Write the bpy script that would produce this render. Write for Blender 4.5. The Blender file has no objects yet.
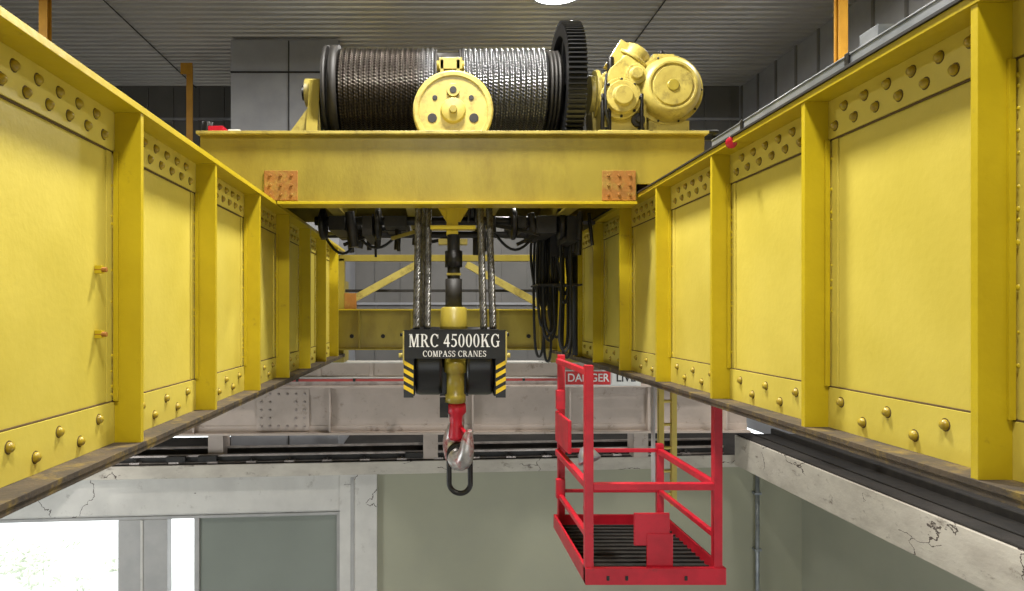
import bpy, bmesh, math, random
from mathutils import Vector, Matrix
random.seed(7)
H = 7.0   # height of the photographer's eye above the hall floor; z values below are relative to it

# ------------------------------------------------------------------ materials
def mat(name, c1, c2=None, rough=0.5, metal=0.0, scale=3.0, bump=0.0, bscale=40.0,
        dirt=None, dirt_amt=0.5, dscale=2.0, emit=None, estr=0.0, spec=0.5, stretch=(1,1,1), coat=0.0, soft=0.08, crack=None, cw=0.012):
    m = bpy.data.materials.new(name); m.use_nodes = True
    nt = m.node_tree; N = nt.nodes; L = nt.links
    b = N["Principled BSDF"]
    b.inputs["Roughness"].default_value = rough
    b.inputs["Metallic"].default_value = metal
    b.inputs["Specular IOR Level"].default_value = spec
    b.inputs["Coat Weight"].default_value = coat
    b.inputs["Coat Roughness"].default_value = 0.25
    tc = N.new("ShaderNodeTexCoord"); mp = N.new("ShaderNodeMapping")
    mp.inputs["Scale"].default_value = stretch
    L.new(tc.outputs["Object"], mp.inputs["Vector"])
    if c2 is None: c2 = tuple(x*0.8 for x in c1)
    n = N.new("ShaderNodeTexNoise"); n.inputs["Scale"].default_value = scale
    n.inputs["Detail"].default_value = 6; n.inputs["Roughness"].default_value = 0.6
    L.new(mp.outputs[0], n.inputs["Vector"])
    r = N.new("ShaderNodeValToRGB")
    r.color_ramp.elements[0].position = 0.35; r.color_ramp.elements[0].color = (*c2, 1)
    r.color_ramp.elements[1].position = 0.62; r.color_ramp.elements[1].color = (*c1, 1)
    L.new(n.outputs["Fac"], r.inputs["Fac"])
    out = r.outputs["Color"]
    if dirt:
        n2 = N.new("ShaderNodeTexNoise"); n2.inputs["Scale"].default_value = dscale
        n2.inputs["Detail"].default_value = 9; n2.inputs["Roughness"].default_value = 0.72
        L.new(mp.outputs[0], n2.inputs["Vector"])
        r2 = N.new("ShaderNodeValToRGB")
        r2.color_ramp.elements[0].position = max(0,1-dirt_amt-soft); r2.color_ramp.elements[0].color = (0,0,0,1)
        r2.color_ramp.elements[1].position = min(1, 1-dirt_amt+soft); r2.color_ramp.elements[1].color = (1,1,1,1)
        L.new(n2.outputs["Fac"], r2.inputs["Fac"])
        mx = N.new("ShaderNodeMixRGB"); mx.inputs["Color2"].default_value = (*dirt, 1)
        L.new(r2.outputs["Color"], mx.inputs["Fac"]); L.new(out, mx.inputs["Color1"])
        out = mx.outputs["Color"]
    if crack:
        dn = N.new("ShaderNodeTexNoise"); dn.inputs["Scale"].default_value = 3.0; dn.inputs["Detail"].default_value = 6
        L.new(mp.outputs[0], dn.inputs["Vector"])
        mv = N.new("ShaderNodeMixRGB"); mv.inputs["Fac"].default_value = 0.35
        L.new(mp.outputs[0], mv.inputs["Color1"]); L.new(dn.outputs["Color"], mv.inputs["Color2"])
        vo = N.new("ShaderNodeTexVoronoi"); vo.feature = 'DISTANCE_TO_EDGE'; vo.inputs["Scale"].default_value = crack
        L.new(mv.outputs["Color"], vo.inputs["Vector"])
        lt = N.new("ShaderNodeMath"); lt.operation = 'LESS_THAN'; lt.inputs[1].default_value = cw; L.new(vo.outputs["Distance"], lt.inputs[0])
        mk = N.new("ShaderNodeTexNoise"); mk.inputs["Scale"].default_value = 0.9; L.new(mp.outputs[0], mk.inputs["Vector"])
        gt = N.new("ShaderNodeMath"); gt.operation = 'GREATER_THAN'; gt.inputs[1].default_value = 0.53; L.new(mk.outputs["Fac"], gt.inputs[0])
        mu = N.new("ShaderNodeMath"); mu.operation = 'MULTIPLY'; L.new(lt.outputs[0], mu.inputs[0]); L.new(gt.outputs[0], mu.inputs[1])
        mc = N.new("ShaderNodeMixRGB"); mc.inputs["Color2"].default_value = (0.09,0.07,0.06,1)
        L.new(mu.outputs[0], mc.inputs["Fac"]); L.new(out, mc.inputs["Color1"]); out = mc.outputs["Color"]
    L.new(out, b.inputs["Base Color"])
    if bump > 0:
        n3 = N.new("ShaderNodeTexNoise"); n3.inputs["Scale"].default_value = bscale
        n3.inputs["Detail"].default_value = 4
        L.new(mp.outputs[0], n3.inputs["Vector"])
        bp = N.new("ShaderNodeBump"); bp.inputs["Strength"].default_value = bump
        bp.inputs["Distance"].default_value = 0.01
        L.new(n3.outputs["Fac"], bp.inputs["Height"]); L.new(bp.outputs["Normal"], b.inputs["Normal"])
    if emit:
        b.inputs["Emission Color"].default_value = (*emit, 1); b.inputs["Emission Strength"].default_value = estr
    return m

YW = mat("yellow_paint_web", (0.65,0.535,0.095), (0.57,0.465,0.07), rough=0.40, scale=1.6, bump=0.12, bscale=30, dirt=(0.44,0.34,0.04), dirt_amt=0.26, dscale=5)  # pale yellow: the webs' gloss sheen is mixed into this colour
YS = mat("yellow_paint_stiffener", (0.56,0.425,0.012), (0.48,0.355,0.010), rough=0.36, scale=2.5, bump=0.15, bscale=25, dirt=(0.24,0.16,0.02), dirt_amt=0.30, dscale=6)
YT = mat("yellow_trolley_dimmed", (0.33,0.26,0.035), (0.27,0.21,0.03), rough=0.36, scale=0.9, bump=0.1, dirt=(0.20,0.145,0.02), dirt_amt=0.36, dscale=2.2, soft=0.18, stretch=(1.6,1,0.7))  # yellow darkened so the trolley front's dim light sits in the colour
YM = mat("yellow_paint_machine", (0.50,0.41,0.10), (0.38,0.30,0.065), rough=0.40, scale=5, bump=0.1, dirt=(0.14,0.10,0.03), dirt_amt=0.37, dscale=8, soft=0.12)
RIV = mat("rivet_paint_shaded", (0.44,0.325,0.02), (0.28,0.19,0.02), rough=0.33, scale=30)  # rivet yellow darkened to paint in shade on the heads
SEAMSH = mat("dark_seam_shadow", (0.10,0.06,0.02), rough=0.8)  # dark joint strip that paints in the shadow line along the angles
RIVSH = mat("rivet_painted_shadow", (0.11,0.07,0.015), rough=0.7)  # dark disc behind each rivet, painting in its shadow
BROWN = mat("dirty_flange", (0.09,0.065,0.04), (0.045,0.035,0.028), rough=0.7, scale=6, bump=0.4, dirt=(0.22,0.15,0.03), dirt_amt=0.40, dscale=8)
RUST = mat("rusty_plate", (0.33,0.13,0.015), (0.26,0.11,0.012), rough=0.65, scale=8, bump=0.3, dirt=(0.34,0.22,0.03), dirt_amt=0.42, dscale=6)
BLACK = mat("black_paint", (0.008,0.008,0.009), (0.013,0.013,0.014), rough=0.33, scale=5)
GREASE = mat("greasy_dark_steel", (0.025,0.023,0.021), (0.010,0.009,0.008), rough=0.38, metal=0.5, scale=8, bump=0.3)
RUBBER = mat("black_rubber", (0.008,0.008,0.008), rough=0.55)
DK = mat("dark_machinery", (0.020,0.017,0.014), (0.009,0.008,0.007), rough=0.6, scale=9)
STEEL = mat("wire_rope_steel", (0.20,0.195,0.19), (0.06,0.058,0.055), rough=0.36, metal=0.8, scale=25)
HOOKM = mat("worn_hook_steel", (0.62,0.60,0.58), (0.34,0.32,0.31), rough=0.35, metal=0.65, scale=10, dirt=(0.4,0.03,0.03), dirt_amt=0.44, dscale=9)
RED = mat("red_paint", (0.58,0.010,0.03), (0.42,0.007,0.02), rough=0.4, scale=5, dirt=(0.18,0.02,0.02), dirt_amt=0.34, dscale=7)
WHITE = mat("white_letters", (0.85,0.85,0.85), rough=0.6)
HAZ = mat("hazard_yellow", (0.85,0.58,0.02), rough=0.5)
LADY = mat("ladder_yellow", (0.62,0.50,0.10), (0.5,0.4,0.08), rough=0.5)
ORANGE = mat("orange_paint", (0.52,0.26,0.02), (0.40,0.19,0.01), rough=0.5)
GREY = mat("galvanised_channel", (0.36,0.38,0.41), (0.24,0.26,0.28), rough=0.4, metal=0.5, scale=6)
CEIL = mat("ceiling_sheet_metal", (0.50,0.49,0.48), (0.42,0.41,0.40), rough=0.28, metal=0.45, scale=0.6)
UPW = mat("upper_wall_cladding", (0.17,0.165,0.16), (0.13,0.13,0.125), rough=0.5, scale=0.8)
COLG = mat("pale_grey_panel", (0.34,0.345,0.37), (0.28,0.285,0.31), rough=0.6, scale=1.5)
GREEN = mat("sage_wall_paint", (0.38,0.375,0.275), (0.35,0.345,0.26), rough=0.6, scale=0.7, bump=0.1)
GREEN2 = mat("sage_side_wall_paint", (0.42,0.425,0.345), (0.385,0.39,0.315), rough=0.6, scale=0.7, bump=0.1)
CONC = mat("painted_concrete", (0.58,0.54,0.47), (0.46,0.42,0.365), rough=0.75, scale=2, bump=0.4, bscale=14, dirt=(0.16,0.125,0.10), dirt_amt=0.36, dscale=3.5, stretch=(1,1,2.0), soft=0.06, crack=1.3, cw=0.007)
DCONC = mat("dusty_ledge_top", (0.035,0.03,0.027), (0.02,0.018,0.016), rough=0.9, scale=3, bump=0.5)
FRAME = mat("window_frame_paint", (0.64,0.62,0.58), (0.54,0.52,0.49), rough=0.55, scale=1.5, dirt=(0.36,0.33,0.30), dirt_amt=0.34, dscale=4, crack=0.8, cw=0.003)
MULL = mat("window_mullion_grey", (0.42,0.41,0.40), (0.36,0.355,0.35), rough=0.5)
RUNW = mat("runway_beam_paint", (0.50,0.42,0.365), (0.42,0.35,0.30), rough=0.5, scale=2, dirt=(0.20,0.14,0.10), dirt_amt=0.34, dscale=5)
RAILM = mat("rail_steel", (0.42,0.37,0.34), (0.26,0.22,0.20), rough=0.4, metal=0.5, scale=5)
REDBAR = mat("red_conductor_bar", (0.45,0.06,0.05), rough=0.5)
FLOOR = mat("concrete_floor", (0.36,0.36,0.34), (0.28,0.28,0.26), rough=0.7, scale=0.8)
SNOW = mat("pale_gravel_yard", (0.85,0.86,0.86), (0.60,0.63,0.57), rough=0.9, scale=0.35, bump=0.2)
LAMPE = mat("lamp_lens", (1,1,1), rough=0.4, emit=(1,0.97,0.9), estr=14)
SIGNR = mat("sign_red", (0.60,0.02,0.02), rough=0.5)
SIGNW = mat("sign_white", (0.75,0.75,0.73), rough=0.5)

def pane_mat():
    m = bpy.data.materials.new("frosted_pane"); m.use_nodes = True
    nt = m.node_tree; N = nt.nodes; L = nt.links
    o = N["Material Output"]; N.remove(N["Principled BSDF"])
    d = N.new("ShaderNodeBsdfDiffuse"); t = N.new("ShaderNodeBsdfTranslucent"); g = N.new("ShaderNodeBsdfGlossy")
    n = N.new("ShaderNodeTexNoise"); n.inputs["Scale"].default_value = 1.2
    r = N.new("ShaderNodeValToRGB")
    r.color_ramp.elements[0].color = (0.34,0.37,0.33,1); r.color_ramp.elements[1].color = (0.44,0.47,0.42,1)
    tc = N.new("ShaderNodeTexCoord"); L.new(tc.outputs["Object"], n.inputs["Vector"]); L.new(n.outputs["Fac"], r.inputs["Fac"])
    L.new(r.outputs["Color"], d.inputs["Color"]); t.inputs["Color"].default_value = (0.22,0.235,0.205,1)
    g.inputs["Roughness"].default_value = 0.3
    a = N.new("ShaderNodeMixShader"); a.inputs[0].default_value = 0.5
    b = N.new("ShaderNodeMixShader"); b.inputs[0].default_value = 0.06
    L.new(d.outputs[0], a.inputs[1]); L.new(t.outputs[0], a.inputs[2])
    L.new(a.outputs[0], b.inputs[1]); L.new(g.outputs[0], b.inputs[2]); L.new(b.outputs[0], o.inputs["Surface"])
    return m
PANE = pane_mat()

# ------------------------------------------------------------------ mesh builder
class B:
    def __init__(s): s.bm = bmesh.new(); s.m = []
    def mi(s, m):
        if m not in s.m: s.m.append(m)
        return s.m.index(m)
    def face(s, vs, m, smooth=False):
        try: f = s.bm.faces.new(vs)
        except ValueError: return
        f.material_index = s.mi(m); f.smooth = smooth
    def box(s, x0,x1,y0,y1,z0,z1, m):
        s.prism([(x0,y0),(x1,y0),(x1,y1),(x0,y1)], 'Z', z0, z1, m)
    def prism(s, pts, ax, a0, a1, m, smooth=False):
        def P(p,a):
            if ax=='Z': return (p[0],p[1],a)
            if ax=='Y': return (p[0],a,p[1])
            return (a,p[0],p[1])
        v0=[s.bm.verts.new(P(p,a0)) for p in pts]; v1=[s.bm.verts.new(P(p,a1)) for p in pts]
        n=len(pts)
        s.face(v0[::-1],m); s.face(v1,m)
        for i in range(n): s.face([v0[i],v0[(i+1)%n],v1[(i+1)%n],v1[i]],m,smooth)
    def frame(s, d):
        d = Vector(d).normalized(); a = Vector((0,0,1)) if abs(d.z)<0.9 else Vector((1,0,0))
        u = d.cross(a).normalized(); return d,u,d.cross(u)
    def lathe(s, prof, org, d, m, seg=24, cap=True):
        d,u,w = s.frame(d); org=Vector(org); rings=[]
        for t,r in prof:
            rings.append([s.bm.verts.new(org+d*t+(u*math.cos(a)+w*math.sin(a))*max(r,1e-4)) for a in [2*math.pi*i/seg for i in range(seg)]])
        for k in range(len(rings)-1):
            flat = abs(prof[k][0]-prof[k+1][0])<1e-6
            for i in range(seg):
                s.face([rings[k][i],rings[k][(i+1)%seg],rings[k+1][(i+1)%seg],rings[k+1][i]],m,not flat)
        if cap: s.face(rings[0][::-1],m); s.face(rings[-1],m)
    def cyl(s, p0,p1,r,m,seg=16,r1=None):
        p0=Vector(p0);p1=Vector(p1); s.lathe([(0,r),((p1-p0).length,r if r1 is None else r1)],p0,p1-p0,m,seg)
    def beam(s,p0,p1,w,h,m):
        p0=Vector(p0);p1=Vector(p1); d,u,v=s.frame(p1-p0)
        q=[(-w/2,-h/2),(w/2,-h/2),(w/2,h/2),(-w/2,h/2)]
        a=[s.bm.verts.new(p0+u*x+v*y) for x,y in q]; b=[s.bm.verts.new(p1+u*x+v*y) for x,y in q]
        s.face(a[::-1],m); s.face(b,m)
        for i in range(4): s.face([a[i],a[(i+1)%4],b[(i+1)%4],b[i]],m)
    def dome(s,c,n,r,h,m,seg=10):
        s.lathe([(0,r),(h*0.5,r*0.88),(h*0.85,r*0.55),(h,r*0.15)],c,n,m,seg)
    def tube(s, pts, rr, m, seg=10, closed=False):
        pts=[Vector(p) for p in pts]; n=len(pts); rings=[]; pu=None
        if not hasattr(rr,'__len__'): rr=[rr]*n
        for i in range(n):
            if closed: t=pts[(i+1)%n]-pts[i-1]
            else: t=pts[min(i+1,n-1)]-pts[max(i-1,0)]
            t.normalize()
            if pu is None: _,u,_=s.frame(t)
            else: u=(pu-t*pu.dot(t)).normalized()
            pu=u; w=t.cross(u)
            rings.append([s.bm.verts.new(pts[i]+(u*math.cos(a)+w*math.sin(a))*rr[i]) for a in [2*math.pi*k/seg for k in range(seg)]])
        for k in range(n if closed else n-1):
            A=rings[k];C=rings[(k+1)%n]
            for i in range(seg): s.face([A[i],A[(i+1)%seg],C[(i+1)%seg],C[i]],m,True)
        if not closed: s.face(rings[0][::-1],m); s.face(rings[-1],m)
    def rope(s,p0,p1,r,m,lay=0.22,strands=6):
        p0=Vector(p0);p1=Vector(p1); d,u,w=s.frame(p1-p0); Ln=(p1-p0).length
        n=max(4,int(Ln/(lay/14)))
        for k in range(strands):
            pts=[]
            for i in range(n+1):
                a=2*math.pi*(k/strands)+2*math.pi*(i/n*Ln)/lay
                pts.append(p0+d*(i/n*Ln)+(u*math.cos(a)+w*math.sin(a))*r*0.62)
            s.tube(pts,r*0.38,m,6)
    def done(s,name,bevel=0.0,shear=0.0,parent=None):
        bmesh.ops.recalc_face_normals(s.bm, faces=s.bm.faces)
        if shear:
            for v in s.bm.verts: v.co.y += v.co.x*shear
        for v in s.bm.verts: v.co.z += H
        xs=[v.co for v in s.bm.verts]
        c=Vector([(min(v[i] for v in xs)+max(v[i] for v in xs))/2 for i in range(3)])
        for v in s.bm.verts: v.co -= c
        me=bpy.data.meshes.new(name); s.bm.to_mesh(me); s.bm.free()
        for m in s.m: me.materials.append(m)
        o=bpy.data.objects.new(name,me); o.location=c; bpy.context.scene.collection.objects.link(o)
        if bevel>0:
            b=o.modifiers.new("bevel",'BEVEL'); b.width=bevel; b.segments=2; b.limit_method='ANGLE'; b.angle_limit=math.radians(60)
        if parent:
            o.parent=parent; o.matrix_parent_inverse=Matrix.Translation(-parent.location)
        return o

def text(body,name,loc,size,m,parent,extr=0.002,off=0.0,sx=1.0):
    c=bpy.data.curves.new(name,'FONT'); c.body=body; c.size=size; c.align_x='CENTER'; c.align_y='CENTER'
    c.extrude=extr; c.offset=off; c.materials.append(m)
    o=bpy.data.objects.new(name,c); bpy.context.scene.collection.objects.link(o)
    o.rotation_euler=(math.pi/2,0,0); o.scale=(sx,1,1); o.location=(loc[0],loc[1],loc[2]+H)
    o.parent=parent; o.matrix_parent_inverse=Matrix.Translation(-parent.location)
    return o

# Roman (serif) capitals and figures built as flat raised letters. Glyph box is 1 high.
def serif_text(body,name,xc,y,zc,h,width,m,parent):
    polys=[]
    def bar(x0,y0,x1,y1): polys.append([(x0,y0),(x1,y0),(x1,y1),(x0,y1)])
    def slant(xa,ya,xb,yb,w): polys.append([(xa,ya),(xa+w,ya),(xb+w,yb),(xb,yb)])
    def arc(cx,cy,rx,ry,a0,a1,tw,th,n=22):
        for i in range(n):
            A=math.radians(a0+(a1-a0)*i/n); Bq=math.radians(a0+(a1-a0)*(i+1)/n)
            polys.append([(cx+math.cos(A)*rx,cy+math.sin(A)*ry),(cx+math.cos(Bq)*rx,cy+math.sin(Bq)*ry),
                          (cx+math.cos(Bq)*(rx-tw),cy+math.sin(Bq)*(ry-th)),(cx+math.cos(A)*(rx-tw),cy+math.sin(A)*(ry-th))])
    S=0.055
    def stem(x,w=0.17,y0=0,y1=1,top=True,bot=True):
        bar(x,y0,x+w,y1)
        if top: bar(x-0.08,y1-S,x+w+0.08,y1)
        if bot: bar(x-0.08,y0,x+w+0.08,y0+S)
    def glyph(ch,ox):
        k=len(polys); w=0.72
        if ch=='M':
            stem(0.10,0.09,bot=True); stem(0.80,0.17); slant(0.14,1,0.42,0,0.18); slant(0.76,1,0.46,0,0.10); w=1.10
        elif ch=='R':
            stem(0.12); arc(0.36,0.74,0.36,0.26,-90,90,0.17,0.07); bar(0.2,0.93,0.37,1); bar(0.2,0.48,0.37,0.55); slant(0.66,0,0.36,0.5,0.19); bar(0.62,0,0.92,S); w=0.93
        elif ch in 'CG':
            arc(0.48,0.5,0.44,0.52,42,318,0.18,0.07,34); bar(0.76,0.66,0.82,0.98)
            if ch=='G': bar(0.66,0.04,0.83,0.42); bar(0.56,0.40,0.92,0.46); w=0.96
            else: bar(0.76,0.08,0.82,0.16); w=0.90
        elif ch=='4':
            bar(0.38,0,0.54,1); bar(0.03,0.24,0.66,0.36); slant(0.03,0.30,0.42,1,0.10); w=0.70
        elif ch=='5':
            bar(0.14,0.88,0.60,1); bar(0.14,0.55,0.21,1); arc(0.26,0.32,0.36,0.33,-120,125,0.17,0.09,24); bar(0.04,0.05,0.16,0.16); w=0.68
        elif ch=='0': arc(0.34,0.5,0.31,0.52,0,360,0.16,0.06,36); w=0.70
        elif ch=='K':
            stem(0.12); slant(0.27,0.42,0.68,1,0.09); slant(0.66,0,0.38,0.60,0.20); bar(0.58,1-S,0.88,1); bar(0.58,0,0.96,S); w=0.97
        elif ch=='O': arc(0.46,0.5,0.43,0.52,0,360,0.19,0.07,36); w=0.94
        elif ch=='P': stem(0.12); arc(0.36,0.72,0.34,0.28,-90,90,0.17,0.07); bar(0.2,0.93,0.37,1); bar(0.2,0.44,0.37,0.51); w=0.78
        elif ch=='A': slant(0.08,0,0.40,1,0.09); slant(0.68,0,0.36,1,0.19); bar(0.22,0.30,0.66,0.37); bar(0,0,0.28,S); bar(0.58,0,0.97,S); w=0.97
        elif ch=='S': arc(0.35,0.74,0.29,0.27,30,250,0.13,0.08,20); arc(0.33,0.27,0.31,0.28,-150,80,0.14,0.08,20); slant(0.38,0.42,0.16,0.62,0.16); bar(0.57,0.72,0.62,0.98); bar(0.04,0.02,0.09,0.30); w=0.72
        elif ch=='N': stem(0.12,0.08,bot=True); stem(0.76,0.08,bot=False); slant(0.70,0,0.12,1,0.18); w=0.98
        elif ch=='E': stem(0.12); bar(0.2,0.93,0.72,1); bar(0.2,0,0.74,0.07); bar(0.2,0.47,0.55,0.54); bar(0.66,0.76,0.72,1); bar(0.68,0,0.74,0.26); bar(0.50,0.38,0.55,0.63); w=0.82
        elif ch==' ': w=0.34
        for i in range(k,len(polys)): polys[i]=[(p[0]+ox,p[1]) for p in polys[i]]
        return w
    ox=0
    for ch in body: ox+=glyph(ch,ox)+0.05
    sx=width/ox
    g=B()
    for i,p in enumerate(polys):
        g.prism([(xc-width/2+u*sx, zc-h/2+v*h) for u,v in p],'Y',y-0.0015-(i%5)*0.0001,y,m)
    return g.done(name,parent=parent)

# ------------------------------------------------------------------ main girders
def girder(side, edge, web, zt, zb, STIFF):
    g=B(); s=side
    def bx(xa,xb,*r):
        a,b=sorted((s*xa,s*xb)); g.box(a,b,*r)
    y0,y1=-3.0,10.35
    bx(web,web+0.75,y0,y1,zb,zt,YW)
    bx(edge,web+0.88,y0,y1,zt,zt+0.03,YS)               # top flange
    bx(edge,web+0.88,y0,y1,zb-0.022,zb,BROWN)           # bottom flange
    bx(edge+0.004,edge+0.012,y0,y1,zb-0.045,zb-0.022,BROWN)
    t=0.014
    bx(web-t,web,y0,y1,zt-0.175,zt,YW)                  # top angle
    bx(web-t*0.6,web,y0,y1,zt-0.183,zt-0.175,SEAMSH)
    bx(web-t,web,y0,y1,zb,zb+0.185,YW)                  # bottom angle
    bx(web-t*0.7,web,y0,y1,zb+0.185,zb+0.192,SEAMSH)
    n=(-s,0,0); xr=s*(web-t+0.001)
    def rivet(y,z):
        g.cyl((xr,y,z),(xr-s*0.0025,y,z),0.0245,RIVSH,12)
        g.dome((xr-s*0.002,y,z),n,0.0205,0.020,RIV)
    for k,ys in enumerate(STIFF):
        if ys>10.3: break
        w=0.03
        bx(edge+0.006,web-t,ys,ys+w,zb+0.0,zt-0.0,YS)
        bx(web-t-0.02,web-t+0.001,ys-0.012,ys,zb+0.19,zt-0.18,YS)
        bx(web-0.007,web,ys-0.06,ys-0.012,zb+0.19,zt-0.18,YW)
        rw=random.Random(k*7+int(web*10))
        z=zb+0.22
        while z<zt-0.2:
            if rw.random()<0.3: g.dome((s*(web-0.004),ys-0.014,z),(-s,-1,0),rw.uniform(0.008,0.013),0.006,YS,6)
            z+=0.035
        nxt=STIFF[k+1] if k+1<len(STIFF) else ys+1.08
        yy=ys+0.10; j=0
        while yy<nxt-0.05:
            rivet(yy, zt-0.055 if j%2 else zt-0.125); yy+=0.073; j+=1
        yy=ys+0.13; j=0
        while yy<nxt-0.08:
            rivet(yy, zb+0.128 if j%2 else zb+0.062); yy+=0.16; j+=1
    return g
SL=[-2.22+1.08*k for k in range(12)]
SR=[-2.17+1.08*k for k in range(12)]; SR[4]=2.20
g=girder(-1,1.33,1.47,0.914,-0.584,SL)
for z in (0.19,-0.09):
    g.box(-1.47,-1.44,3.02,3.05,z-0.015,z+0.02,YS); g.cyl((-1.47,3.03,z+0.002),(-1.42,3.03,z+0.002),0.011,RUST,8)
g.box(-1.86,-1.80,-3,10.3,0.944,0.99,GREASE)
girL=g.done("crane_girder",0.003)
g=girder(1,1.70,1.83,0.979,-0.522,SR)
g.box(2.10,2.16,-3,10.3,1.009,1.055,GREASE)
g.box(1.69,1.72,-3,10.3,1.009,1.022,DK)
g.lathe([(0,0.03),(0.015,0.034),(0.022,0.01)],(1.705,4.02,0.985),(-0.6,-0.8,-0.25),RED,12)
girR=g.done("crane_girder",0.003)

# cable channel on the right girder
g=B()
g.box(1.72,1.725,-2,4.35,1.024,1.075,GREY); g.box(1.79,1.795,-2,4.35,1.024,1.075,GREY); g.box(1.72,1.795,-2,4.35,1.0225,1.026,GREY)
g.box(1.715,1.80,-2,4.35,1.073,1.080,GREY)
for y in (0.9,1.9,2.9,3.9):
    g.box(1.712,1.803,y,y+0.03,1.0225,1.086,GREASE)
g.box(1.74,1.86,2.75,2.87,1.08,1.14,GREY)
g.tube([(1.84,2.8,1.10),(1.9,3.1,1.15),(1.9,3.6,1.10),(1.86,4.5,1.04)],0.012,RUBBER,8)
g.done("cable_tray",0.002)

# ------------------------------------------------------------------ far end tie between the girders
g=B()
Y=10.1
g.box(-1.46,1.82,Y,Y+0.02,-0.50,0.05,YT); g.box(-1.46,1.82,Y-0.08,Y+0.12,0.05,0.07,YS); g.box(-1.46,1.82,Y-0.1,Y+0.12,-0.515,-0.50,YT)
for x in (-1.1,-0.35,0.9,1.5): g.box(x,x+0.02,Y-0.07,Y,-0.5,0.05,YT)
for x in (-1.2,-0.75,-0.2,0.35,1.0,1.35):
    g.cyl((x,Y-0.02,-0.32),(x,Y+0.01,-0.32),0.03,GREASE,12)
g.box(-1.46,1.82,Y-0.05,Y+0.08,0.76,0.85,YT)
g.beam((-1.35,Y,0.12),(-0.25,Y,0.72),0.07,0.10,YM)
g.beam((1.55,Y,0.12),(0.45,Y,0.72),0.07,0.10,YM)
g.box(-1.40,-1.30,Y-0.05,Y+0.06,0.05,0.80,YT); g.box(1.60,1.72,Y-0.05,Y+0.06,0.05,0.80,YT)
g.box(-1.33,1.70,Y+0.1,Y+0.16,0.32,0.36,DK)
g.box(-1.3,-1.13,Y-0.06,Y+0.02,0.07,0.30,RUST)
g.done("girder_end_tie",0.004)

# ------------------------------------------------------------------ trolley frame
g=B()
F=5.87
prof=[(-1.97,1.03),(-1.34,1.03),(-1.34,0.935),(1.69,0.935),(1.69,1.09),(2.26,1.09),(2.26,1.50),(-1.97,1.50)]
g.prism(prof,'Y',F,F+0.02,YT)
g.box(-1.99,2.28,F-0.05,F+0.16,1.50,1.525,YM)
g.box(-1.31,1.68,F-0.06,F+0.16,0.912,0.935,YS)
for xa,xb in ((-1.43,-1.15),(1.40,1.68)):
    g.box(xa+0.0,xb,F-0.014,F,0.95,1.20,RUST)
    for i in range(3):
        for j in range(3):
            g.cyl((xa+0.05+i*0.09,F-0.024,1.0+j*0.08),(xa+0.05+i*0.09,F-0.01,1.0+j*0.08),0.013,RUST,6)
for x in (-0.75,0.2,1.0): g.box(x,x+0.015,F+0.02,F+0.14,0.94,1.5,YT)
R=8.3
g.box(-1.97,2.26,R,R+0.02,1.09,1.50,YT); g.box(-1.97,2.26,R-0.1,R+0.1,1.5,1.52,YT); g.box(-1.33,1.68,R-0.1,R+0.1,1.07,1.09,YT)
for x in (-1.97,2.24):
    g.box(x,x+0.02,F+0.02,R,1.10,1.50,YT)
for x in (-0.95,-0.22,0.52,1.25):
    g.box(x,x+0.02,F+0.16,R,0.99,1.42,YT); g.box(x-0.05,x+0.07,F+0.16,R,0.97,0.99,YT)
g.box(-1.95,-0.95,F+0.16,R,1.44,1.45,DK); g.box(1.42,2.24,F+0.16,R,1.44,1.45,DK); g.box(-1.95,2.24,7.4,R,1.42,1.43,DK)  # dark deck plates added to shade the trolley underside
for x in (-1.83,2.13):
    for y in (6.25,7.9):
        zc=1.15 if x<0 else 1.215
        g.lathe([(0,0.15),(0.02,0.15),(0.02,0.155),(0.10,0.155)],(x-0.05,y,zc),(1,0,0),GREASE,24)
g.cyl((-1.2,7.0,0.93),(1.45,7.0,0.93),0.045,GREASE,12)
g.cyl((-1.2,7.6,0.86),(1.45,7.6,0.86),0.035,DK,12)
# gearing, brackets and pipes below the deck
for x,w_,z in ((-1.05,0.16,0.83),(-0.72,0.10,0.78),(-0.50,0.22,0.86),(0.78,0.12,0.85),(1.0,0.2,0.80),(1.3,0.12,0.72)):
    g.box(x,x+w_,6.9,7.9,z,0.97,DK)
for x in (-1.15,-0.60,0.75,1.22):
    g.lathe([(0,0.13),(0.015,0.16),(0.05,0.16),(0.065,0.13)],(x,7.0,0.90),(1,0,0),GREASE,20)
for x in (-0.10,0.36):
    g.lathe([(0,0.24),(0.015,0.24),(0.03,0.20),(0.06,0.20),(0.075,0.24),(0.09,0.24)],(x-0.04,6.95,1.15),(1,0,0),GREASE,28)
rnd=random.Random(3)
for i in range(34):
    x=rnd.uniform(-1.28,1.55); y=rnd.uniform(6.8,8.2)
    if -0.1<x<0.45: continue
    g.cyl((x,y,1.0),(x+rnd.uniform(-.06,.06),y,rnd.uniform(0.58,0.82)),rnd.uniform(0.012,0.05),rnd.choice([DK,GREASE,DK]),10)
for i in range(10):
    x=rnd.uniform(-1.2,1.0); y=rnd.uniform(6.9,8.0)
    g.beam((x,y,rnd.uniform(0.70,0.9)),(x+0.5,y,rnd.uniform(0.72,0.95)),0.03,0.035,rnd.choice([DK,YT,GREASE]))
for xa,xb,zz in ((-1.2,-0.7,0.62),(-0.9,-0.3,0.68),(0.55,1.1,0.66)):
    P=[]
    for k in range(13):
        f=k/12; P.append((xa+(xb-xa)*f,7.2,0.93-(0.93-zz)*math.sin(math.pi*f)))
    g.tube(P,0.014,RUBBER,8)
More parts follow.
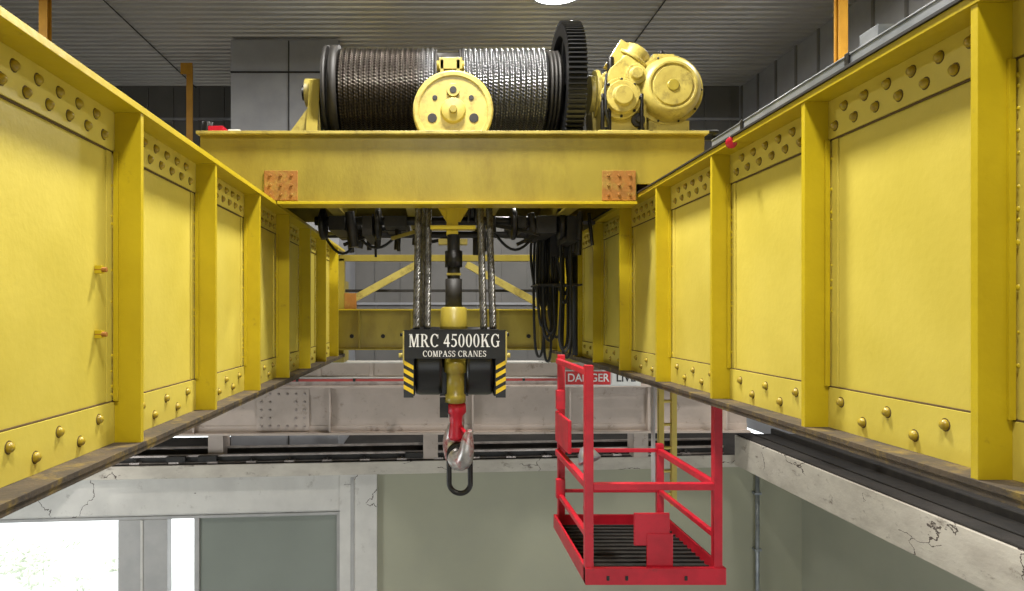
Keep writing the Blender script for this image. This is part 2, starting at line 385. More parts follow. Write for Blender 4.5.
# tee bracket carrying the power lead over the hook
g.box(0.10,0.20,6.05,6.12,0.68,0.93,YS); g.box(-0.04,0.35,6.03,6.14,0.73,0.765,YS); g.box(0.03,0.28,6.04,6.13,0.60,0.65,YM)
g.prism([(0.02,0.93),(0.30,0.93),(0.22,0.80),(0.10,0.80)],'Y',6.06,6.10,YS)
g.box(-1.93,-1.80,5.95,6.1,1.525,1.60,RED); g.box(-1.76,-1.66,5.95,6.05,1.525,1.57,SIGNW); g.cyl((-1.95,6.0,1.525),(-1.95,6.0,1.64),0.05,GREASE,12)
trolley=g.done("crane_trolley_frame",0.003)

# ------------------------------------------------------------------ hoist drum
ROPEW=bpy.data.materials.new("greased_wound_rope"); ROPEW.use_nodes=True
nt=ROPEW.node_tree; N=nt.nodes; L=nt.links; b=N["Principled BSDF"]; b.inputs["Metallic"].default_value=0.85; b.inputs["Roughness"].default_value=0.28
tc=N.new("ShaderNodeTexCoord"); sp=N.new("ShaderNodeSeparateXYZ"); L.new(tc.outputs["Object"],sp.inputs[0])
# left lead darker brown, right lead lightened to paint in its glints
rp=N.new("ShaderNodeValToRGB"); rp.color_ramp.elements[0].position=0.44; rp.color_ramp.elements[0].color=(0.045,0.037,0.030,1)
rp.color_ramp.elements[1].position=0.50; rp.color_ramp.elements[1].color=(0.14,0.14,0.145,1)
ma=N.new("ShaderNodeMath"); ma.operation='MULTIPLY_ADD'; ma.inputs[1].default_value=0.4; ma.inputs[2].default_value=0.5; L.new(sp.outputs["X"],ma.inputs[0]); L.new(ma.outputs[0],rp.inputs["Fac"])
L.new(rp.outputs["Color"],b.inputs["Base Color"])
at=N.new("ShaderNodeMath"); at.operation='ARCTAN2'; L.new(sp.outputs["Y"],at.inputs[0]); L.new(sp.outputs["Z"],at.inputs[1])
m1=N.new("ShaderNodeMath"); m1.operation='MULTIPLY'; m1.inputs[1].default_value=80; L.new(at.outputs[0],m1.inputs[0])
m2=N.new("ShaderNodeMath"); m2.operation='MULTIPLY_ADD'; m2.inputs[1].default_value=110; L.new(sp.outputs["X"],m2.inputs[0]); L.new(m1.outputs[0],m2.inputs[2])
sn=N.new("ShaderNodeMath"); sn.operation='SINE'; L.new(m2.outputs[0],sn.inputs[0])
bp=N.new("ShaderNodeBump"); bp.inputs["Strength"].default_value=0.55; bp.inputs["Distance"].default_value=0.005
L.new(sn.outputs[0],bp.inputs["Height"]); L.new(bp.outputs[0],b.inputs["Normal"])
g=B()
C=Vector((0,6.62,2.09)); ax=(1,0,0)
def wound(x0,x1,r=0.375,pitch=0.046):
    n=int((x1-x0)/pitch); prof=[]
    p=(x1-x0)/n
    for i in range(n):
        for j in range(6):
            a=math.pi*j/6; prof.append((x0+p*(i+j/6), r+0.024*math.sin(a)))
    prof.append((x1,r)); g.lathe(prof,C,ax,ROPEW,72,cap=False)
wound(-0.88,0.0); wound(0.24,1.02)
g.lathe([(-0.98,0.34),(1.16,0.34)],C,ax,GREASE,48)
for i in range(3): g.lathe([(1.04+i*0.035,0.34),(1.045+i*0.035,0.375),(1.065+i*0.035,0.375),(1.07+i*0.035,0.34)],C,ax,DK,48)
g.lathe([(-1.02,0.30),(-1.02,0.42),(-0.985,0.425),(-0.985,0.36),(-0.955,0.36),(-0.955,0.425),(-0.885,0.425),(-0.885,0.34)],C,ax,DK,60,cap=True)
g.lathe([(0.0,0.385),(0.02,0.385),(0.02,0.355),(0.22,0.355),(0.22,0.385),(0.24,0.385)],C,ax,DK,48)
T=88; pts=[]
gx0,gx1=1.15,1.31
for i in range(T):
    for k,(f,r) in enumerate(((0.0,0.60),(0.28,0.60),(0.38,0.635),(0.62,0.635),(0.72,0.60))):
        a=2*math.pi*(i+f)/T; pts.append((C.y+math.cos(a)*r, C.z+math.sin(a)*r))
va=[g.bm.verts.new((gx0,p[0],p[1])) for p in pts]; vb=[g.bm.verts.new((gx1,p[0],p[1])) for p in pts]
vi=[];vj=[]
for p in pts:
    d=Vector((0,p[0]-C.y,p[1]-C.z)).normalized()*0.50
    vi.append(g.bm.verts.new((gx0,C.y+d.y,C.z+d.z))); vj.append(g.bm.verts.new((gx1,C.y+d.y,C.z+d.z)))
n=len(pts)
for i in range(n):
    j=(i+1)%n
    for q in ([va[i],va[j],vb[j],vb[i]],[va[i],va[j],vi[j],vi[i]],[vb[i],vb[j],vj[j],vj[i]],[vi[i],vi[j],vj[j],vj[i]]): g.face(q,BLACK)
g.lathe([(1.21,0.505),(1.25,0.505)],C,ax,BLACK,48); g.lathe([(1.14,0.13),(1.36,0.13)],C,ax,BLACK,24)
for i in range(6):
    a=math.pi*i/3; g.beam((1.23,C.y+math.cos(a)*.1,C.z+math.sin(a)*.1),(1.23,C.y+math.cos(a)*.51,C.z+math.sin(a)*.51),0.12,0.05,BLACK)
g.cyl((-1.25,C.y,C.z),(1.36,C.y,C.z),0.07,GREASE,20)
g.prism([(6.25,1.525),(6.99,1.525),(6.78,2.16),(6.46,2.16)],'X',-1.16,-1.06,YT)
g.prism([(-1.42,1.525),(-1.03,1.525),(-1.06,1.92),(-1.16,1.88)],'Y',6.38,6.42,YM)
g.lathe([(-1.22,0.13),(-1.03,0.13)],C,ax,YM,24)
g.done("hoist_drum",0.0)

# rope sheave with yellow cover in front of the drum
g=B()
c=Vector((0.155,6.05,1.745))
g.lathe([(0.0,0.30),(0.0,0.335),(-0.02,0.345),(-0.055,0.345),(-0.065,0.33),(-0.065,0.30),(-0.05,0.29),(-0.05,0.11),(-0.085,0.10),(-0.09,0.0)],c,(0,1,0),YM,56)
for a,r in ((math.radians(200),0.04),(math.radians(-20),0.04),(math.radians(145),0.022),(math.radians(35),0.022)):
    g.cyl((c.x+math.cos(a)*0.19,c.y-0.056,c.z+math.sin(a)*0.19),(c.x+math.cos(a)*0.19,c.y-0.045,c.z+math.sin(a)*0.19),r,DK,20)
g.cyl((c.x,c.y-0.11,c.z),(c.x,c.y-0.08,c.z),0.035,YT,6)
g.cyl((c.x,c.y-0.075,c.z+0.17),(c.x,c.y-0.04,c.z+0.17),0.055,YM,20); g.cyl((c.x,c.y-0.08,c.z+0.17),(c.x,c.y-0.07,c.z+0.17),0.03,DK,16)
g.box(c.x-0.11,c.x-0.08,6.05,6.19,1.53,2.20,YT); g.box(c.x+0.03,c.x+0.06,6.05,6.19,1.53,2.20,YT); g.box(c.x-0.12,c.x+0.08,6.05,6.19,2.12,2.22,YT)
g.cyl((c.x-0.14,6.1,2.16),(c.x+0.10,6.1,2.16),0.045,YT,16)
g.box(c.x-0.2,c.x+0.2,6.05,6.2,1.526,1.55,YM)
g.done("equalizer_sheave",0.002)

# ------------------------------------------------------------------ gearbox
g=B()
g.prism([(1.47,1.60),(1.86,1.60),(1.86,2.05),(1.80,2.22),(1.68,2.28),(1.54,2.16),(1.45,1.9)],'Y',6.15,6.75,YM)
g.prism([(1.44,1.60),(1.89,1.60),(1.89,2.07),(1.82,2.25),(1.68,2.31),(1.52,2.18),(1.42,1.9)],'Y',6.36,6.40,YM)
g.lathe([(0,0.18),(0.06,0.18),(0.06,0.14),(0.12,0.14),(0.12,0.09),(0.16,0.08)],(1.62,6.15,1.88),(0,-1,0),YM,28)
g.lathe([(0,0.09),(0.04,0.09),(0.04,0.06),(0.07,0.05)],(1.76,6.15,2.10),(0,-1,0),YM,20)
g.lathe([(0,0.06),(0.03,0.06),(0.03,0.03),(0.06,0.03)],(1.78,6.15,1.70),(0,-1,0),DK,16)
for i in range(8):
    a=math.pi*i/4; g.cyl((1.62+math.cos(a)*.16,6.07,1.88+math.sin(a)*.16),(1.62+math.cos(a)*.16,6.09,1.88+math.sin(a)*.16),0.014,GREASE,6)
g.lathe([(0,0.17),(0.04,0.17),(0.04,0.22),(0.08,0.22),(0.08,0.16),(0.20,0.16)],(1.40,6.4,2.0),(1,0,0),YM,28)
g.box(1.42,1.86,6.08,6.82,1.525,1.60,YM)
g.beam((1.60,6.3,2.20),(1.72,6.3,2.40),0.18,0.16,YM)
g.cyl((1.70,6.3,2.18),(1.82,6.3,2.36),0.13,YM,20)
g.lathe([(0,0.15),(0.03,0.15),(0.03,0.10),(0.10,0.09)],(1.76,6.28,2.27),(0.55,-0.2,0.8),YM,24)
g.cyl((1.56,6.22,2.28),(1.56,6.22,2.10),0.03,GREASE,10)
for x in (1.46,1.52,1.80): g.cyl((x,6.1,1.6),(x,6.1,1.92),0.018,GREASE,8)
for x in (1.48,1.80): g.cyl((x,6.12,1.60),(x,6.12,1.63),0.03,GREASE,6)
g.tube([(1.50,6.12,2.1),(1.47,6.05,1.95),(1.48,6.05,1.75),(1.52,6.1,1.62)],0.012,RUBBER,8)
g.done("hoist_gearbox",0.006)

# ------------------------------------------------------------------ motor
g=B()
c=Vector((2.07,6.08,1.99))
g.lathe([(0.0,0.0),(0.0,0.17),(0.018,0.175),(0.018,0.188),(0.0,0.193),(0.0,0.21),(0.02,0.235),(0.05,0.262),(0.10,0.275),(0.13,0.275),(0.13,0.31),(0.17,0.31),(0.17,0.285),(0.62,0.285),(0.62,0.32),(0.66,0.32),(0.70,0.24),(0.75,0.1)],c,(0,1,0),YM,48)
for i in range(30):
    a=2*math.pi*i/30
    g.beam((c.x+math.cos(a)*0.29,c.y+0.17,c.z+math.sin(a)*0.29),(c.x+math.cos(a)*0.29,c.y+0.62,c.z+math.sin(a)*0.29),0.012,0.04,YM)
g.lathe([(0.0,0.197),(0.0165,0.189)],c,(0,1,0),YT,40,cap=False)
g.lathe([(-0.012,0.045),(0.0,0.055)],c,(0,1,0),YT,24)
for i in range(10):
    a=2*math.pi*i/10; g.dome((c.x+math.cos(a)*.292,c.y+0.13,c.z+math.sin(a)*.292),(0,-1,0),0.012,0.012,DK,8)
g.cyl((2.07,6.82,1.99),(2.07,6.95,1.99),0.05,GREASE,12)
g.box(1.90,2.26,6.22,6.80,1.60,1.72,YM); g.box(1.87,2.33,6.18,6.84,1.525,1.60,YM)
for x in (1.92,2.28): g.cyl((x,6.22,1.6),(x,6.22,1.63),0.025,GREASE,6)
g.box(1.98,2.17,6.35,6.6,2.27,2.36,YM)
g.cyl((2.07,6.40,2.36),(2.07,6.40,2.40),0.03,GREASE,10)
g.box(2.34,2.50,6.14,6.20,1.527,1.57,GREASE)
g.tube([(2.2,6.3,1.66),(2.42,6.2,1.6),(2.44,6.15,1.58),(2.4,5.95,1.55),(2.2,5.95,1.545)],0.016,RUBBER,8)
g.done("electric_motor",0.003)

# ------------------------------------------------------------------ hook block
g=B()
cx=0.16; D=5.95
zS=-0.40
for x0,x1 in ((-0.16,0.06),(0.26,0.48)):
    g.lathe([(0,0.27),(0.0,0.285),(0.03,0.29),(x1-x0-0.03,0.29),(x1-x0,0.285),(x1-x0,0.27)],(x0,D+0.05,zS),(1,0,0),BLACK,48)
for x in (-0.19,0.49):
    g.prism([(D-0.24,-0.14),(D+0.34,-0.14),(D+0.34,-0.55),(D+0.25,-0.68),(D-0.15,-0.68),(D-0.24,-0.55)],'X',x,x+0.02,BLACK)
for xa,xb in ((-0.255,-0.175),(0.495,0.575)):
    g.box(xa,xb,D-0.26,D-0.245,-0.68,-0.13,BLACK)
    for k in range(5):
        zt=-0.375-k*0.066
        pts=[(xa,zt-0.0),(xb,zt-0.045),(xb,zt-0.079),(xa,zt-0.034)]
        if xa>0: pts=[(xa,zt-0.045),(xb,zt-0.0),(xb,zt-0.034),(xa,zt-0.079)]
        pts=[(p[0],max(p[1],-0.68)) for p in pts]
        if abs(pts[0][1]-pts[3][1])<1e-4 or abs(pts[1][1]-pts[2][1])<1e-4: continue
        g.prism(pts,'Y',D-0.264,D-0.259,HAZ)
g.box(-0.255,0.575,D-0.272,D-0.258,-0.362,-0.132,BLACK)       # name board
for x in (-0.262,0.572):
    g.box(x,x+0.012,D-0.275,D-0.25,-0.40,-0.14,YM)
    g.cyl((x+0.005,D-0.2,-0.34),(x+0.005+(0.04 if x>0 else -0.04),D-0.2,-0.34),0.02,YM,10)
    g.cyl((x+0.005,D-0.2,-0.17),(x+0.005+(0.03 if x>0 else -0.03),D-0.2,-0.17),0.014,GREASE,10)
g.box(-0.2,0.52,D-0.25,D+0.3,-0.14,-0.125,BLACK)
g.box(cx-0.12,cx+0.12,D-0.05,D+0.2,-0.69,-0.2,BLACK)
g.lathe([(0.06,0.09),(0.05,0.11),(-0.10,0.115),(-0.125,0.12)],(cx,D,0),(0,0,1),YT,28)
g.lathe([(0,0.10),(0.12,0.095),(0.13,0.075),(0.30,0.072),(0.31,0.085),(0.37,0.085),(0.38,0.06)],(cx+0.01,D-0.14,-0.36),(0,0,-1),YT,28)
g.cyl((-0.18,D,zS),(0.50,D,zS),0.07,GREASE,20)
g.lathe([(0,0.07),(0.02,0.08),(0.08,0.08),(0.10,0.062),(0.18,0.055),(0.28,0.07),(0.31,0.06)],(cx+0.02,D-0.10,-0.74),(0,0,-1),RED,24)
g.box(cx-0.12,cx-0.05,D-0.14,D-0.06,-0.86,-0.70,GREASE)
ang=math.radians(66)
pts=[];rr=[]
def hp(u,z): return (cx+0.035+u*math.cos(ang), D-0.10-u*math.sin(ang), z)
for (u,z,r) in ((0,-0.78,0.042),(0,-0.86,0.05),(-0.02,-0.92,0.060),(-0.07,-0.99,0.074),(-0.10,-1.06,0.086),(-0.09,-1.13,0.092),(-0.04,-1.20,0.092),(0.03,-1.22,0.086),(0.10,-1.19,0.076),(0.15,-1.12,0.064),(0.17,-1.04,0.052),(0.19,-0.98,0.038),(0.215,-0.94,0.018)):
    pts.append(hp(u,z)); rr.append(r)
def cr(P,rad,k=5):
    o=[];q=[]
    P=[Vector(p) for p in P]
    for i in range(len(P)-1):
        a=P[max(i-1,0)];b_=P[i];c_=P[i+1];d_=P[min(i+2,len(P)-1)]
        for j in range(k):
            t=j/k
            o.append(0.5*((2*b_)+(c_-a)*t+(2*a-5*b_+4*c_-d_)*t*t+(-a+3*b_-3*c_+d_)*t**3)); q.append(rad[i]*(1-t)+rad[i+1]*t)
    o.append(P[-1]); q.append(rad[-1]); return o,q
P2,R2=cr(pts,rr); g.tube(P2,R2,HOOKM,16)
g.beam(hp(0.0,-0.92),hp(0.16,-0.98),0.03,0.012,RED)
lk=[]
for i in range(40):
    a=2*math.pi*i/40
    x=math.cos(a)*0.088; z=math.sin(a)*0.088+(0.115 if math.sin(a)>0 else -0.115)
    lk.append((cx+0.045+x,D-0.10-x*0.25-0.02,-1.29+z))
g.tube(lk,0.022,GREASE,12,closed=True)
g.cyl((cx,6.0,0.02),(cx,6.02,0.68),0.055,RUBBER,14)
g.cyl((cx,6.0,0.06),(cx,6.0,0.30),0.072,DK,18)
g.cyl((cx,6.0,0.40),(cx,6.0,0.54),0.075,GREASE,18)
g.box(cx-0.06,cx+0.06,5.95,6.05,0.33,0.35,YT)
hb=g.done("hook_block",0.0)
serif_text("MRC 45000KG","capacity_lettering",0.16,D-0.272,-0.215,0.105,0.745,WHITE,hb)
serif_text("COMPASS CRANES","maker_lettering",0.16,D-0.272,-0.322,0.048,0.52,WHITE,hb)

g=B()
for (xb,yb,xt,yt) in ((-0.155,D-0.12,-0.135,6.22),(-0.065,D-0.10,-0.05,6.30),(0.405,D-0.12,0.385,6.22),(0.485,D-0.10,0.465,6.30),(-0.11,D+0.3,-0.08,6.70),(0.44,D+0.3,0.40,6.70)):
    g.rope((xb,yb,-0.12),(xt,yt,1.62),0.031,STEEL)
g.done("hoist_wire_ropes")

# ------------------------------------------------------------------ festoon cables on the right
g=B()
rnd=random.Random(12)
for i in range(17):
    x=1.10+i*0.020+rnd.uniform(-.02,.02); y=7.3+rnd.uniform(0,0.8)
    z1=rnd.uniform(-0.55,-0.05) if i%3 else rnd.uniform(0.0,0.4); x2=x+0.05+rnd.uniform(0,.08)
    jx=[rnd.uniform(-.025,.025) for _ in range(6)]
    zz=[0.96-(0.96-z1-0.12)*k/3 for k in range(4)]
    P=[(x+(jx[0] if k in(1,2) else 0),y,z) for k,z in enumerate(zz)]+[((x+x2)/2,y,z1)]+[(x2+(jx[1] if k in(1,2) else 0),y,z) for k,z in enumerate(zz[::-1])]
    o,q=cr(P,[0.015]*len(P),4); g.tube(o,q,RUBBER,8)
g.box(1.08,1.55,7.35,7.9,0.30,0.32,DK)
g.box(0.98,1.66,7.25,8.1,0.93,0.965,DK)
g.box(1.25,1.50,7.5,7.75,0.62,0.92,DK)
g.cyl((1.52,7.6,0.93),(1.52,7.6,-0.45),0.03,RUBBER,10)
g.done("festoon_cables")

# ------------------------------------------------------------------ red access basket
g=B()
x0,x1=0.965,1.85; ya,yb=4.5,5.65; zb=-1.74
t=0.055
def post(x,y,z0,z1,w=t,m=RED): g.box(x,x+w,y,y+w,z0,z1,m)
post(x0,ya,zb,-0.33); post(x0+0.03,yb,zb,-0.33)
post(x1-t,ya,zb,-0.545); post(x1-t,yb,zb,-1.05)
g.box(x0,x1+0.02,ya-0.01,ya+0.02,zb,zb+0.11,RED); g.box(x0,x1,yb+t-0.02,yb+t,zb,zb+0.11,RED)
g.box(x0-0.0,x0+0.02,ya,yb+t,zb,zb+0.11,RED); g.box(x1,x1+0.02,ya,yb+t,zb,zb+0.11,RED)
g.box(x0+0.02,x1,ya+0.02,yb+t-0.02,zb+0.01,zb+0.03,DK)
for i in range(14):
    yy=ya+0.06+i*0.082; g.box(x0+0.02,x1,yy,yy+0.01,zb+0.03,zb+0.045,DK)
for z in (-1.09,):
    g.box(x0+t,x1-t,ya,ya+0.045,z-0.045,z,RED)
    g.box(x1-0.05,x1-0.005,ya+t,yb,z-0.045,z,RED)
    g.box(x0+0.005,x0+0.05,ya+t,yb,z-0.045,z,RED)
for z in (-1.42,):
    g.box(x0+t,x1-t,yb+0.01,yb+0.035,z-0.025,z,RED)
    g.box(x1-0.045,x1-0.01,ya+t,yb,z-0.035,z,RED)
    g.box(x0+0.01,x0+0.045,ya+t,yb,z-0.035,z,RED)
g.box(x0+t,x1-t,yb+0.01,yb+0.035,-1.12,-1.09,RED)
for z in (-0.36,): g.box(x0+0.01,x0+0.05,ya+t,yb,z-0.04,z,RED)
g.box(x0+0.005,x0+0.03,yb-0.55,yb,-1.02,-0.78,RED)
for z in (-0.60,-1.3): g.box(x0-0.01,x0+0.06,yb-0.15,yb-0.1,z-0.15,z,RED)
g.box(1.29,1.52,ya+0.03,ya+0.05,-1.50,-1.29,RED); g.box(1.37,1.54,ya+0.025,ya+0.045,-1.72,-1.42,RED)
for x in (1.10,1.22,1.60): g.box(x,x+0.02,ya-0.015,ya-0.005,zb+0.03,zb+0.06,DK)
g.beam((1.02,ya+0.03,-1.72),(1.02,ya+0.25,-1.3),0.03,0.03,RED)
g.box(x1-t-0.03,x1+0.06,ya-0.03,ya+0.12,-0.556,-0.545,RED)
g.lathe([(0,0.03),(0.04,0.06),(0.10,0.085),(0.11,0.08)],(x0+0.10,5.0,-0.95),(0.3,-0.4,-0.85),GREY,20)
g.done("access_basket",0.004)

# yellow access ladder behind the basket
g=B()
for x in (1.92,2.03): g.box(x,x+0.045,6.0,6.05,-1.65,-0.56,LADY)
for i in range(5): g.cyl((1.93,6.02,-0.75-0.2*i),(2.05,6.02,-0.75-0.2*i),0.014,LADY,8)
g.cyl((1.87,6.0,-0.56),(1.87,6.0,-1.5),0.018,MULL,8)
g.box(1.84,2.12,5.95,6.1,-0.575,-0.55,YM)
g.done("access_ladder",0.002)

# ------------------------------------------------------------------ building shell
SH=0.09
XL,XR=-9.0,6.6
g=B(); D0=12.0; th=0.4
g.box(-1.02,XR,D0,D0+th,-7,-2.68,GREEN)
g.box(XL+0.01,-8.3,D0,D0+th,-7,-2.68,GREEN)
g.box(-8.3,-1.02,D0,D0+th,-7,-6.0,GREEN)
g.box(-8.3,-1.02,D0,D0+th,-3.0,-2.68,FRAME)
g.done("wall_back",0,SH)
g=B()
g.box(-8.3,-1.60,D0-0.06,D0+0.0,-3.30,-2.69,FRAME)
g.box(-8.3,-1.60,D0-0.0,D0+0.2,-3.34,-3.0,FRAME)
g.box(-8.3,-1.60,D0-0.03,D0+0.2,-3.39,-3.34,MULL)
g.box(-1.60,-0.98,D0-0.10,D0-0.0,-7+0.0,-2.69,FRAME)
g.box(-1.60,-1.03,D0-0.0,D0+0.25,-6,-3.0,FRAME)
g.box(-1.42,-1.36,D0-0.115,D0-0.10,-7,-2.75,MULL)
g.box(-5.20,-4.42,D0-0.05,D0+0.15,-6,-3.39,MULL)
g.box(-4.84,-4.80,D0-0.07,D0-0.05,-6,-3.39,FRAME)
g.box(-4.00,-3.92,D0-0.02,D0+0.10,-6,-3.39,MULL)
g.box(-1.66,-1.60,D0-0.02,D0+0.10,-6,-3.39,MULL)
g.box(-8.3,-1.6,D0-0.1,D0+0.2,-6.08,-6.0,FRAME)
g.box(-3.92,-1.66,D0+0.03,D0+0.045,-6,-3.39,PANE)
g.done("window_1",0.004,SH)

g=B()
g.box(XL+0.02,XR-0.02,D0-0.22,14.4,-2.68,-2.47,CONC)
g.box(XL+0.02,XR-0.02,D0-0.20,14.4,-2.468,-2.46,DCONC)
g.done("back_ledge",0.006,SH)
def railx(g,y,zb,m,h=0.10,x0=XL+0.05,x1=5.1):
    g.box(x0,x1,y-0.06,y+0.06,zb,zb+0.014,m); g.box(x0,x1,y-0.008,y+0.008,zb+0.014,zb+h-0.03,DK); g.box(x0,x1,y-0.035,y+0.035,zb+h-0.03,zb+h,m)
g=B()
railx(g,D0-0.05,-2.46,RAILM,0.13); railx(g,D0+0.30,-2.46,RAILM,0.20)
x=XL+0.3
while x<4.9:
    g.box(x,x+0.16,D0-0.16,D0+0.40,-2.46,-2.43,RAILM); g.cyl((x+0.08,D0-0.12,-2.45),(x+0.08,D0-0.12,-2.38),0.025,DK,6); x+=0.62
for x in (-4.4,-3.9,-0.5,2.6): g.box(x,x+0.3,D0-0.15,D0-0.08,-2.43,-2.34,DK)
g.done("disused_rail_track",0.0,SH)

g=B(); D1=11.5; s2=0.035
g.box(XL+0.05,XR-1.4,D1,D1+0.02,-1.92,-1.20,RUNW)
g.box(XL+0.05,XR-1.4,D1-0.14,D1+0.16,-1.20,-1.165,RUNW); g.box(XL+0.05,XR-1.4,D1-0.16,D1+0.16,-1.955,-1.92,RUNW)
g.box(XL+0.05,XR-1.4,D1-0.02,D1,-1.32,-1.20,RUNW); g.box(XL+0.05,XR-1.4,D1-0.02,D1,-1.92,-1.82,RUNW)
for x in (-8,-6.6,-5.2,-3.9,-1.72,0.6,2.2,3.5,4.8): g.box(x,x+0.03,D1-0.12,D1,-1.92,-1.2,RUNW)
g.box(-2.9,-2.05,D1-0.035,D1-0.02,-1.90,-1.22,RUNW)
for i in range(6):
    for j in range(5):
        if 1<i<4 and j in(1,2,3) : continue
        g.dome((-2.82+i*0.14,D1-0.035,-1.82+j*0.13),(0,-1,0),0.024,0.02,RAILM,8)
g.box(XL+0.05,XR-1.4,D1-0.035,D1+0.035,-1.165,-1.08,RAILM)
for x in (-7.5,-3.8,-0.2,3.4): g.box(x,x+0.25,D1+0.35,D1+0.75,-2.455,-1.955,RUNW)
g.done("runway_beam",0.003,s2)

g=B()
g.box(-3.2,3.6,10.7,10.95,-0.96,-0.75,RUNW); g.box(-3.2,3.6,10.66,11.0,-0.75,-0.73,FRAME); g.box(-3.2,3.6,10.66,11.0,-0.98,-0.96,FRAME)
for x in (-2.6,3.0):
    g.lathe([(0,0.2),(0.1,0.2)],(x,10.85+0.6,-0.88),(0,1,0),DK,20)
for x in (-1.8,-1.0,1.0,2.2): g.box(x,x+0.06,10.68,10.7,-0.96,-0.75,RUNW)
g.box(-2.2,-1.35,10.36,10.95,-0.72,0.5,YT); g.box(1.72,2.6,10.36,10.95,-0.72,0.5,YT)
g.done("end_carriage",0.004)
g=B()
g.box(XL+0.05,XR-1.4,11.15,11.18,-1.01,-0.985,FRAME); g.box(XL+0.05,XR-1.4,11.15,11.18,-1.07,-1.03,REDBAR)
x=XL+0.5
while x<5: g.box(x,x+0.04,11.13,11.34,-1.07,-0.98,DK); x+=0.9
g.done("conductor_rails",0,s2)

g=B()
g.box(1.98,2.66,10.60,10.61,-1.07,-0.87,SIGNR); g.box(2.68,3.10,10.60,10.61,-1.07,-0.87,SIGNW)
g.box(1.96,3.12,10.61,10.625,-1.09,-0.85,SIGNW)
for x in (2.1,2.95): g.box(x,x+0.03,10.625,10.66,-1.05,-0.8,DK)
sg=g.done("danger_sign")
text("DANGER","danger_lettering",(2.32,10.597,-0.97),0.17,WHITE,sg,0.001,0.002,0.92)
text("LIVE","live_lettering",(2.89,10.597,-0.97),0.17,BLACK,sg,0.001,0.003,0.95)

g=B()
UY=15.2
g.box(XL,XR,UY,UY+0.2,-2.46,5.0,UPW)
x=XL
while x<XR: g.box(x,x+0.03,UY-0.03,UY,-2.4,4.9,UPW); x+=0.55
for z in (0.2,2.6,4.2): g.box(XL,XR,UY-0.05,UY,z,z+0.05,COLG)
g.done("wall_back_upper")
g=B()
g.box(XR,XR+0.3,-6,12.6,-7,-2.4,GREEN2); g.box(XR,XR+0.3,-6,15.4,-2.4,4.9,COLG)
y=-6
while y<15.1: g.box(XR-0.03,XR,y,y+0.05,-2.0,4.9,UPW); y+=0.75
for z in (0.5,1.6,2.7,3.8): g.box(XR-0.03,XR,-6,15.2,z,z+0.04,UPW)
g.done("wall_right")
g=B()
g.box(XL-0.3,XL,-6,11.5,-7,-2.4,GREEN2); g.box(XL-0.3,XL,-6,15.4,-2.4,4.9,UPW)
y=-6
while y<15: g.box(XL,XL+0.03,y,y+0.05,-2.0,4.9,COLG); y+=0.75
g.done("wall_left")
g=B(); g.box(XL-0.3,XR+0.3,-6.3,-6,-7,4.9,GREEN); g.done("wall_front")
g=B(); g.box(XL-0.3,XR+0.3,-6.3,13.5,-7.2,-7,FLOOR); g.done("floor")
g=B()
y=-6.3; zc=4.95
pp=[]
while y<15.4:
    pp+= [(y,zc),(y+0.07,zc),(y+0.085,zc-0.03),(y+0.125,zc-0.03),(y+0.14,zc)]; y+=0.19
v0=[g.bm.verts.new((XL-0.3,a,b_)) for a,b_ in pp]; v1=[g.bm.verts.new((XR+0.3,a,b_)) for a,b_ in pp]
for i in range(len(pp)-1): g.face([v0[i],v0[i+1],v1[i+1],v1[i]],CEIL)
g.box(XL-0.3,XR+0.3,-6.3,15.4,zc+0.02,zc+0.25,CEIL)
for x in (-5.2,3.6): g.box(x,x+0.02,-6,15.2,zc-0.04,zc-0.031,DK)
g.done("ceiling")

g=B()
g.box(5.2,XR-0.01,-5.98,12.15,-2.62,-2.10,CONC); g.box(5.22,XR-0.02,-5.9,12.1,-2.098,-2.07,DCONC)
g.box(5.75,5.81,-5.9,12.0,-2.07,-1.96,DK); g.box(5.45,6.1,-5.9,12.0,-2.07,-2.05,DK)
g.done("right_ledge",0.01)
g=B()
g.box(XL+0.01,-5.35,-5.98,11.1,-2.25,-2.02,CONC); g.done("left_ledge",0.01)

g=B()
g.cyl((5.72,12.42,-7),(5.72,12.42,-2.69),0.035,GREY,12)
for z in (-3.2,-4.2,-5.2): g.box(5.66,5.78,12.38,12.52,z,z+0.04,GREY)
g.done("wall_conduit")
g=B()
g.box(-3.65,-1.72,12.5,15.1,-2.45,4.90,COLG)
g.box(-2.62,-2.60,12.48,12.5,-2.4,4.88,DK); g.box(-3.65,-1.72,12.47,12.5,4.3,4.33,DK)
g.done("service_shaft",0.01)
def post_(x,y,z0,z1,xw):
    g=B(); g.box(x,x+0.12,y,y+0.02,z0,z1,ORANGE); g.box(x,x+0.12,y+0.10,y+0.12,z0,z1,ORANGE); g.box(x+0.05,x+0.07,y+0.02,y+0.10,z0,z1,ORANGE)
    a,b_=sorted((x,xw)); g.box(a,b_,y,y+0.12,z0-0.1,z0,ORANGE)
    g.done("roof_support_post",0.002)
post_(5.25,9.1,-1.3,4.9,XR-0.04); post_(-5.55,9.8,-2.02+0.1,4.9,-5.4)
g=B(); g.box(-4.62,-4.50,13.0,13.02,-1.5,4.62,ORANGE); g.box(-4.62,-4.60,13.02,13.1,-1.5,4.62,ORANGE); g.box(-4.72,-4.5,12.98,13.0,4.45,4.66,ORANGE); g.box(-4.62,-3.66,13.02,13.35,-1.6,-1.5,ORANGE); g.done("roof_support_post",0.002)

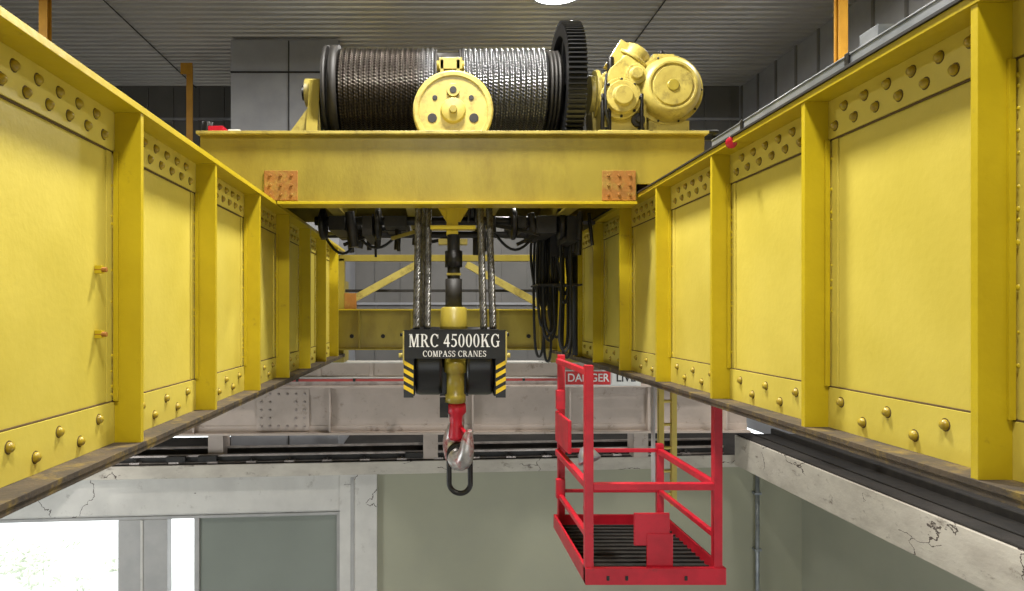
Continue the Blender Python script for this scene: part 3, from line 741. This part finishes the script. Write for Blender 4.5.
g=B(); g.box(-60,60,13.7,90,-7.3,-7.1,SNOW); g.done("yard_ground")
g=B()
LEAF=mat("foliage_washed_out", (0.66,0.69,0.58),(0.50,0.54,0.42),rough=0.9,scale=4)  # leaf colour lightened to imitate overexposed daylight
rnd=random.Random(5)
for i in range(26):
    x=rnd.uniform(-12.5,-8.4); y=rnd.uniform(17.5,19.5); z=-7+rnd.uniform(0,1.0)
    for j in range(10):
        a=rnd.uniform(0,6.28); l=rnd.uniform(.1,.25)
        p=Vector((x+rnd.uniform(-.25,.25),y,z-rnd.uniform(0,.5))); q=p+Vector((math.cos(a)*l,math.sin(a)*l,rnd.uniform(-.05,.25)))
        g.lathe([(0,0.01),(l*.4,0.045),(l,0.004)],p,q-p,LEAF,5)
    g.cyl((x,y,-7.1),(x,y,z),0.010,LEAF,5)
g.done("yard_shrubs")

# ------------------------------------------------------------------ lamps
def lamp(x,y,z,power,r=0.38,col=(1,0.97,0.91)):
    g=B()
    g.lathe([(0,0.06),(0.08,0.10),(0.18,r*0.75),(0.30,r),(0.31,r),(0.31,r-0.02),(0.30,r-0.02)],(x,y,z+0.30),(0,0,-1),GREY,32)
    g.lathe([(0,r-0.02),(0.012,r-0.03),(0.02,0.05)],(x,y,z+0.01),(0,0,-1),LAMPE,32)
    o=g.done("high_bay_lamp")
    l=bpy.data.lights.new("lamp_light",'AREA'); l.shape='DISK'; l.size=r*1.8; l.energy=power; l.color=col
    lo=bpy.data.objects.new("lamp_light",l); lo.location=(x,y,z+H-0.03); bpy.context.scene.collection.objects.link(lo)
    lo.parent=o; lo.matrix_parent_inverse=Matrix.Translation(-o.location)
lamp(1.75,10.0,4.58,360)
lamp(0.2,4.9,4.58,480)  # this lamp and the three below are unseen, added to light the crane
lamp(0.2,0.6,4.58,290)
lamp(-5.5,7.0,4.58,220)
lamp(4.6,7.0,4.58,200)

def fill_area(x,y,z,d,sx,sy,e,col=(0.92,0.97,1)):  # unseen area lights added as fill; these walls hold no windows
    l=bpy.data.lights.new("added_fill",'AREA'); l.shape='RECTANGLE'; l.size=sx; l.size_y=sy; l.energy=e; l.color=col
    o=bpy.data.objects.new("added_fill",l); o.location=(x,y,z+H); o.rotation_euler=Vector(d).to_track_quat('-Z','Y').to_euler(); bpy.context.scene.collection.objects.link(o)
fill_area(0,-5.8,-3.6,(0,1,0.05),10,3,200)
fill_area(-8.6,5.5,-4.2,(0.75,0.66,0.05),5,3,380)
fill_area(6.3,4.5,-4.6,(-0.8,0.6,0.05),5,2.5,250)

w=bpy.data.worlds.new("World"); bpy.context.scene.world=w; w.use_nodes=True
bg=w.node_tree.nodes["Background"]; bg.inputs[0].default_value=(0.92,0.96,1,1); bg.inputs[1].default_value=3.4

cam=bpy.data.cameras.new("camera"); co=bpy.data.objects.new("camera",cam); bpy.context.scene.collection.objects.link(co)
co.location=(0,0,H); co.rotation_euler=(math.pi/2,0,0)
cam.sensor_width=36; cam.lens=36*700/1024; cam.shift_x=77/1024; cam.shift_y=18.5/1024; cam.clip_start=0.05
bpy.context.scene.camera=co
bpy.context.scene.view_settings.view_transform='Standard'
bpy.context.scene.view_settings.exposure=0.0
